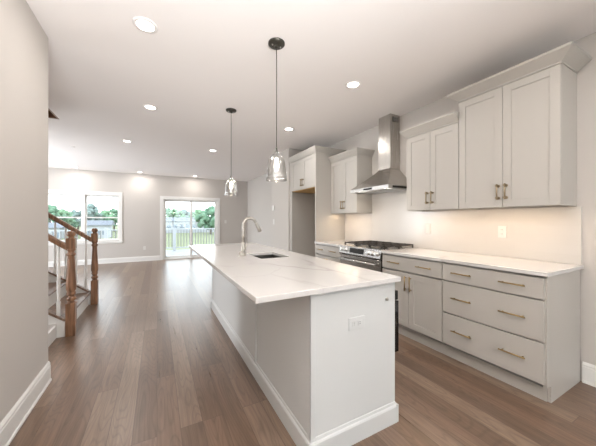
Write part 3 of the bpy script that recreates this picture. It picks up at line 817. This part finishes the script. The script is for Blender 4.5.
# undermount sink
t = thing('kitchen_sink', 'stainless undermount sink set in the island top', 'sink', ((SKX0 + SKX1) / 2, (SKY0 + SKY1) / 2, .66))
a0, a1, b0, b1 = SKX0 - .008, SKX1 + .008, SKY0 - .008, SKY1 + .008
bm = bmesh.new()
box(bm, a0 - .012, a0, b0 - .012, b1 + .012, .68, .883); box(bm, a1, a1 + .012, b0 - .012, b1 + .012, .68, .883)
box(bm, a0, a1, b0 - .012, b0, .68, .883); box(bm, a0, a1, b1, b1 + .012, .68, .883); box(bm, a0 - .012, a1 + .012, b0 - .012, b1 + .012, .668, .68)
obj('basin', bm, M['sink'], t)
bm = bmesh.new(); lathe(bm, [(.0005, .683), (.03, .683), (.036, .686), (.044, .686), (.045, .6805)], (a0 + a1) / 2, (b0 + b1) / 2, 28, True)
obj('drain', bm, M['nickel'], t)
# faucet
fx, fy = .764, 2.60
t = thing('kitchen_faucet', 'brushed nickel gooseneck pull-down faucet beside the island sink', 'faucet', (fx, fy, .914))
bm = bmesh.new(); lathe(bm, [(.029, .9145), (.029, .920), (.024, .926), (.0225, .945), (.0215, 1.03), (.0165, 1.05)], fx, fy, 24, True)
obj('faucet_base', bm, M['nickel'], t)
R_ = .068; pts = [(fx, fy, 1.03), (fx, fy, 1.12), (fx, fy, 1.218)]
for k in range(1, 29):
    a = PI - (PI * 0.90) * k / 28
    pts.append((fx + R_ + R_ * math.cos(a), fy, 1.218 + R_ * math.sin(a)))
bm = bmesh.new(); tube(bm, pts, .0150, 18)
obj('gooseneck_spout', bm, M['nickel'], t)
e = Vector(pts[-1]); dv = (Vector(pts[-1]) - Vector(pts[-2])).normalized() + Vector((.12, 0, 0)); dv.normalize()
bm = bmesh.new(); tube(bm, [e, e + dv * .012, e + dv * .05, e + dv * .095, e + dv * .100], [.0152, .0175, .0185, .021, .017], 18)
obj('spray_head', bm, M['nickel'], t)
bm = bmesh.new(); tube(bm, [(fx, fy - .018, .962), (fx + .002, fy - .042, .965)], .011, 14); tube(bm, [(fx + .002, fy - .038, .966), (fx + .01, fy - .045, .99), (fx + .02, fy - .052, 1.035)], [.006, .0055, .0045], 10)
obj('lever_handle', bm, M['nickel'], t)
# two small counter fittings either side of the tap
for x, y, lb in ((.715, 2.54, 'short brushed nickel soap dispenser left of the faucet'), (.80, 2.68, 'short brushed nickel air gap cap right of the faucet')):
    bm = bmesh.new(); lathe(bm, [(.017, .9145), (.017, .919), (.010, .922), (.009, .948), (.012, .950), (.012, .956), (.0005, .958)], x, y, 18, True)
    if 'soap' in lb: tube(bm, [(x, y, .953), (x + .012, y + .01, .958), (x + .045, y + .02, .952)], [.006, .006, .004], 10)
    tag(obj('soap_dispenser' if 'soap' in lb else 'air_gap_cap', bm, M['nickel']), lb, 'sink fitting')

plate('power_outlet', 'white horizontal duplex outlet on the near end of the island', 'outlet', (1.012, IY0 - .006, .675), 'y-', 'outlet', .115, .072, 'isl')
bm = bmesh.new(); tube(bm, [(1.253, IY0 - .0065, .778), (1.253, IY0 - .011, .778)], .011, 18); 
tag(obj('round_button', bm, M['nickel']), 'small round metal button high on the island near end', 'button')
plate('power_outlet', 'white outlet on the tile backsplash above the three-drawer cabinet', 'outlet', (XR - .012, 1.318, 1.155), 'x-')
plate('light_switch', 'white switch on the tile backsplash just right of the range', 'light switch', (XR - .012, 2.105, 1.165), 'x-', 'switch')
plate('power_outlet', 'white outlet low on the far grey wall between window and sliding door', 'outlet', (-.344, YF, .408), 'y-')
plate('light_switch', 'white switch on the far wall right of the sliding door', 'light switch', (2.149, YF, 1.22), 'y-', 'switch')
bm = bmesh.new(); box(bm, 2.285, 2.3095, 5.42, 5.53, 1.49, 1.60, .004)
tag(obj('thermostat', bm, M['plastic']), 'white thermostat on the pantry wall left of the refrigerator enclosure', 'thermostat')
plate('light_switch', 'white switch on the pantry wall below the thermostat', 'light switch', (2.31, 5.47, 1.235), 'x-', 'switch')

# ------------------------------------------------------------------ staircase
NX = -.835; NYn, NYf = 3.745, 4.988
RISE, RUN = .193, .257; XS = -.905; SLOPE = RISE / RUN
t = thing('staircase', 'oak and white staircase rising to the left behind the left wall', 'staircase', (-1.6, 4.36, 0))
XE = -4.10; nst = 12
for k in range(nst):
    x1 = XS - k * RUN; z = (k + 1) * RISE
    bm = bmesh.new(); box(bm, x1 - RUN - .012, x1 + .028, NYn + .036, NYf - .036, z - .026, z, .008)
    obj('tread', bm, M['tread'], t)
    obj('riser', B((x1 - .015, x1, NYn + .036, NYf - .036, z - RISE + (.0 if k == 0 else .0005), z - .0265)), M['trim'], t)
def cap_z(x): return .150 + (-.86 - x) * SLOPE
for yc, nm in ((NYn, 'near'), (NYf, 'far')):
    xa, xb = NX - .05, -2.05
    bm = bmesh.new(); prism(bm, [(xa, 0), (xa, cap_z(xa)), (xb, cap_z(xb)), (xb, 0)], 'y', yc - .018, yc + .018)
    obj('stringer_wall', bm, M['trim'], t)
    bm = bmesh.new(); prism(bm, [(xa, cap_z(xa) + .0005), (xa, cap_z(xa) + .026), (xb, cap_z(xb) + .026), (xb, cap_z(xb) + .0005)], 'y', yc - .036, yc + .036)
    obj('stringer_cap', bm, M['tread'], t)
    # hand rail
    def rz(x): return .985 + (-.885 - x) * SLOPE
    x_a, x_b = NX - .040, -2.05
    bm = bmesh.new()
    sec = [(-.026, -.030), (.026, -.030), (.030, -.012), (.030, .012), (.020, .028), (-.020, .028), (-.030, .012), (-.030, -.012)]
    loft(bm, [[(x, yc + u, rz(x) + v * 1.2) for u, v in sec] for x in (x_a, x_b)])
    obj('handrail', bm, M['oak'], t)
    k = 0; x = -.940
    while x > -2.0:
        zb, zt = cap_z(x) + .020, rz(x) - .030
        Lb = zt - zb; bm = bmesh.new()
        box(bm, x - .016, x + .016, yc - .016, yc + .016, zb, zb + .20 * Lb, .002)
        lathe(bm, [(.015, .0), (.011, .012), (.017, .03), (.011, .05), (.0165, .12), (.017, .22), (.013, .50 * Lb), (.011, .80 * Lb)], x, yc, 14, True, zb + .20 * Lb)
        obj('baluster', bm, M['trim'], t); x -= .1165
    # newel post
    bm = bmesh.new()
    box(bm, NX - .042, NX + .042, yc - .042, yc + .042, 0, .36, .004)
    prof = [(.040, .36), (.030, .372), (.030, .38), (.043, .395), (.043, .415), (.032, .428), (.030, .44), (.040, .455), (.041, .47), (.034, .485), (.044, .505), (.046, .53), (.043, .60), (.037, .72), (.032, .84), (.030, .87), (.041, .885), (.041, .90), (.030, .91), (.029, .925), (.040, .94), (.040, .952)]
    lathe(bm, prof, NX, yc, 24)
    box(bm, NX - .040, NX + .040, yc - .040, yc + .040, .952, 1.070, .008)
    lathe(bm, [(.036, 1.070), (.026, 1.078), (.024, 1.086), (.036, 1.096), (.041, 1.112), (.038, 1.130), (.026, 1.144), (.0005, 1.150)], NX, yc, 24)
    obj('newel_post', bm, M['oak'], t)
# enclosing walls of the upper part of the flight, and the wall under it
struct('wall_stair_near', B((XLL, -2.06, NYn - .05, NYn + .035, 0, H)), M['wall'])
struct('wall_stair_far', B((XLL, -2.06, NYf - .035, NYf + .05, 0, H)), M['wall'])
struct('wall_under_stair', B((-2.05, -.955, NYn - .026, NYn - .0185, .0, .155)), M['wall'])
struct('trim_3', B((-.975, -.955, 3.30, NYn - .027, 0, .135)), M['trim'])

# ------------------------------------------------------------------ outside
GZ = -2.9
struct('ground_lawn', B((-160, 160, YF + 5.2, 300, GZ - .1, GZ)), M['lawn'])
DZ = -.10; RYD = 13.3
bm = bmesh.new()
y = YF + T + .02
while y < RYD + .1:
    box(bm, -5.5, 5.2, y, y + .138, DZ - .03, DZ); y += .143
for x in (-5.0, -1.0, 3.0): box(bm, x - .09, x + .09, RYD - .1, RYD + .08, GZ, DZ - .03)
dk = obj('deck', bm, M['deck']); tag(dk, 'grey board deck outside the sliding door', 'deck')
t = thing('deck_railing', 'white deck railing with thin balusters outside window and sliding door', 'railing', (-.2, RYD, DZ))
obj('top_rail', B((-5.5, 5.2, RYD - .045, RYD + .045, .845, .885, .004)), M['vinyl'], t)
obj('bottom_rail', B((-5.5, 5.2, RYD - .025, RYD + .025, .0, .05)), M['vinyl'], t)
for x in (-4.4, -1.85, .70, 3.25):
    obj('railing_post', B((x - .065, x + .065, RYD - .065, RYD + .065, DZ, .93, .004)), M['vinyl'], t)
x = -4.9
while x < 4.2:
    if min(abs(x - p) for p in (-4.4, -1.85, .70, 3.25)) > .10:
        obj('baluster', B((x - .016, x + .016, RYD - .016, RYD + .016, .05, .845)), M['vinyl_shaded'], t)
    x += .125

def building(x0, x1, y0, y1, zw, zr, label, nwin, cat='house', mw='siding', mr='roof'):
    t = thing('house', label, cat, ((x0 + x1) / 2, (y0 + y1) / 2, GZ))
    obj('wall', B((x0, x1, y0, y1, GZ, zw)), M[mw], t)
    bm = bmesh.new(); ym = (y0 + y1) / 2
    prism(bm, [(y0 - .6, zw + .01), (y1 + .6, zw + .01), (ym, zr)], 'x', x0 - .5, x1 + .5)
    obj('roof', bm, M[mr], t)
    for k in range(nwin):
        xc = x0 + (x1 - x0) * (k + .5) / nwin
        f = obj('window', B((xc - .75, xc + .75, y0 - .06, y0 - .01, zw - 2.4, zw - .9)), M['vinyl'], t)
        obj('pane', B((xc - .6, xc + .6, y0 - .09, y0 - .061, zw - 2.25, zw - 1.05)), M['dglass'], f)
    return t
building(2.5, 18, 97, 103, 1.0, 2.3, 'long low white building with grey roof seen through the sliding door', 8)
building(-15.0, -10.2, 78, 83, .1, 1.3, 'pale house with grey roof seen through the right half of the window', 3)
building(-23, -19.5, 79, 84, -.4, .8, 'pale house with grey roof seen through the left half of the window', 2)

def tree(x, y, h, w, m, label):
    t = thing('tree', label, 'tree', (x, y, GZ), 'trees behind the houses')
    bm = bmesh.new(); tube(bm, [(x, y, GZ), (x + .1, y, GZ + h * .3), (x, y, GZ + h * .6)], [.35, .28, .12], 8)
    obj('trunk', bm, M['bark'], t)
    bm = bmesh.new(); rnd = random.Random(int(x * 13 + y))
    for k in range(70):
        u = rnd.random() * 2 * PI; s = rnd.random() ** .5; zz = rnd.random()
        env = math.sin(PI * (.12 + .85 * zz)) ** .7
        c = Vector((x + w / 2 * s * env * math.cos(u), y + w / 2 * s * env * math.sin(u), GZ + h * (.25 + .68 * zz)))
        r = w * .09 * (.7 + .6 * rnd.random())
        q = bmesh.new(); bmesh.ops.create_icosphere(q, subdivisions=2, radius=r)
        for v in q.verts: v.co = v.co * (1 + .28 * (rnd.random() - .5)) + c
        merge(bm, q)
    obj('crown', bm, M[m], t)
TH = math.atan(0.534)
def at_px(px, py, Y):   # ground position and height of a tree top seen at a given bearing
    a = (px - 298) / 264; rx, ry = a * math.cos(TH) + math.sin(TH), math.cos(TH) - a * math.sin(TH)
    k = Y / ry; return rx * k, 1.264 + (220.5 - py) / 264 * k - GZ
T_ = [(50, 205, 96, 9, 'leaf', 'large green tree at the left edge of the left window'),
      (60, 208.5, 112, 9, 'leaf2', 'light green tree just left of the middle of the left window'),
      (69, 212, 98, 8, 'leaf', 'low green tree in the right part of the left window'),
      (78, 209, 114, 9, 'leaf3', 'grey green tree left of the window centre mullion'),
      (89, 203.5, 100, 10, 'leaf3', 'tallest grey green tree right beside the window centre mullion'),
      (97, 211.5, 116, 9, 'leaf', 'low green tree in the middle of the right window'),
      (105, 210, 99, 8, 'leaf2', 'light green tree right of centre in the right window'),
      (114, 207.5, 114, 9, 'leaf', 'round green tree at the right side of the double window'),
      (168, 207.5, 112, 9, 'leaf', 'green tree at the left edge of the sliding door view'),
      (176, 208.5, 128, 9, 'leaf2', 'light green tree behind the left part of the white building'),
      (183.5, 209, 113, 8, 'leaf3', 'grey green tree left of the door middle stile'),
      (191, 211, 129, 8, 'leaf', 'green tree behind the middle stile of the sliding door'),
      (198.5, 209, 114, 7, 'leaf2', 'light green tree just left of the tallest one in the door view'),
      (211, 206.5, 84, 8.5, 'leaf', 'tall full green tree right beside the right end of the long white building'),
      (217, 209, 100, 9, 'leaf2', 'light green tree at the right edge of the sliding door view')]
for k, (px, py, Y, w, m, lb) in enumerate(T_):
    Y = (90, 101, 112, 123)[k % 4] if px < 140 else (112, 122, 132)[k % 3]; w = 6.4 if px < 140 else 7.4
    if px == 211: Y, w = 84, 8.5
    if px == 217: Y = 120
    tx, th = at_px(px, py, Y); tree(tx, Y, th, w, m, lb)
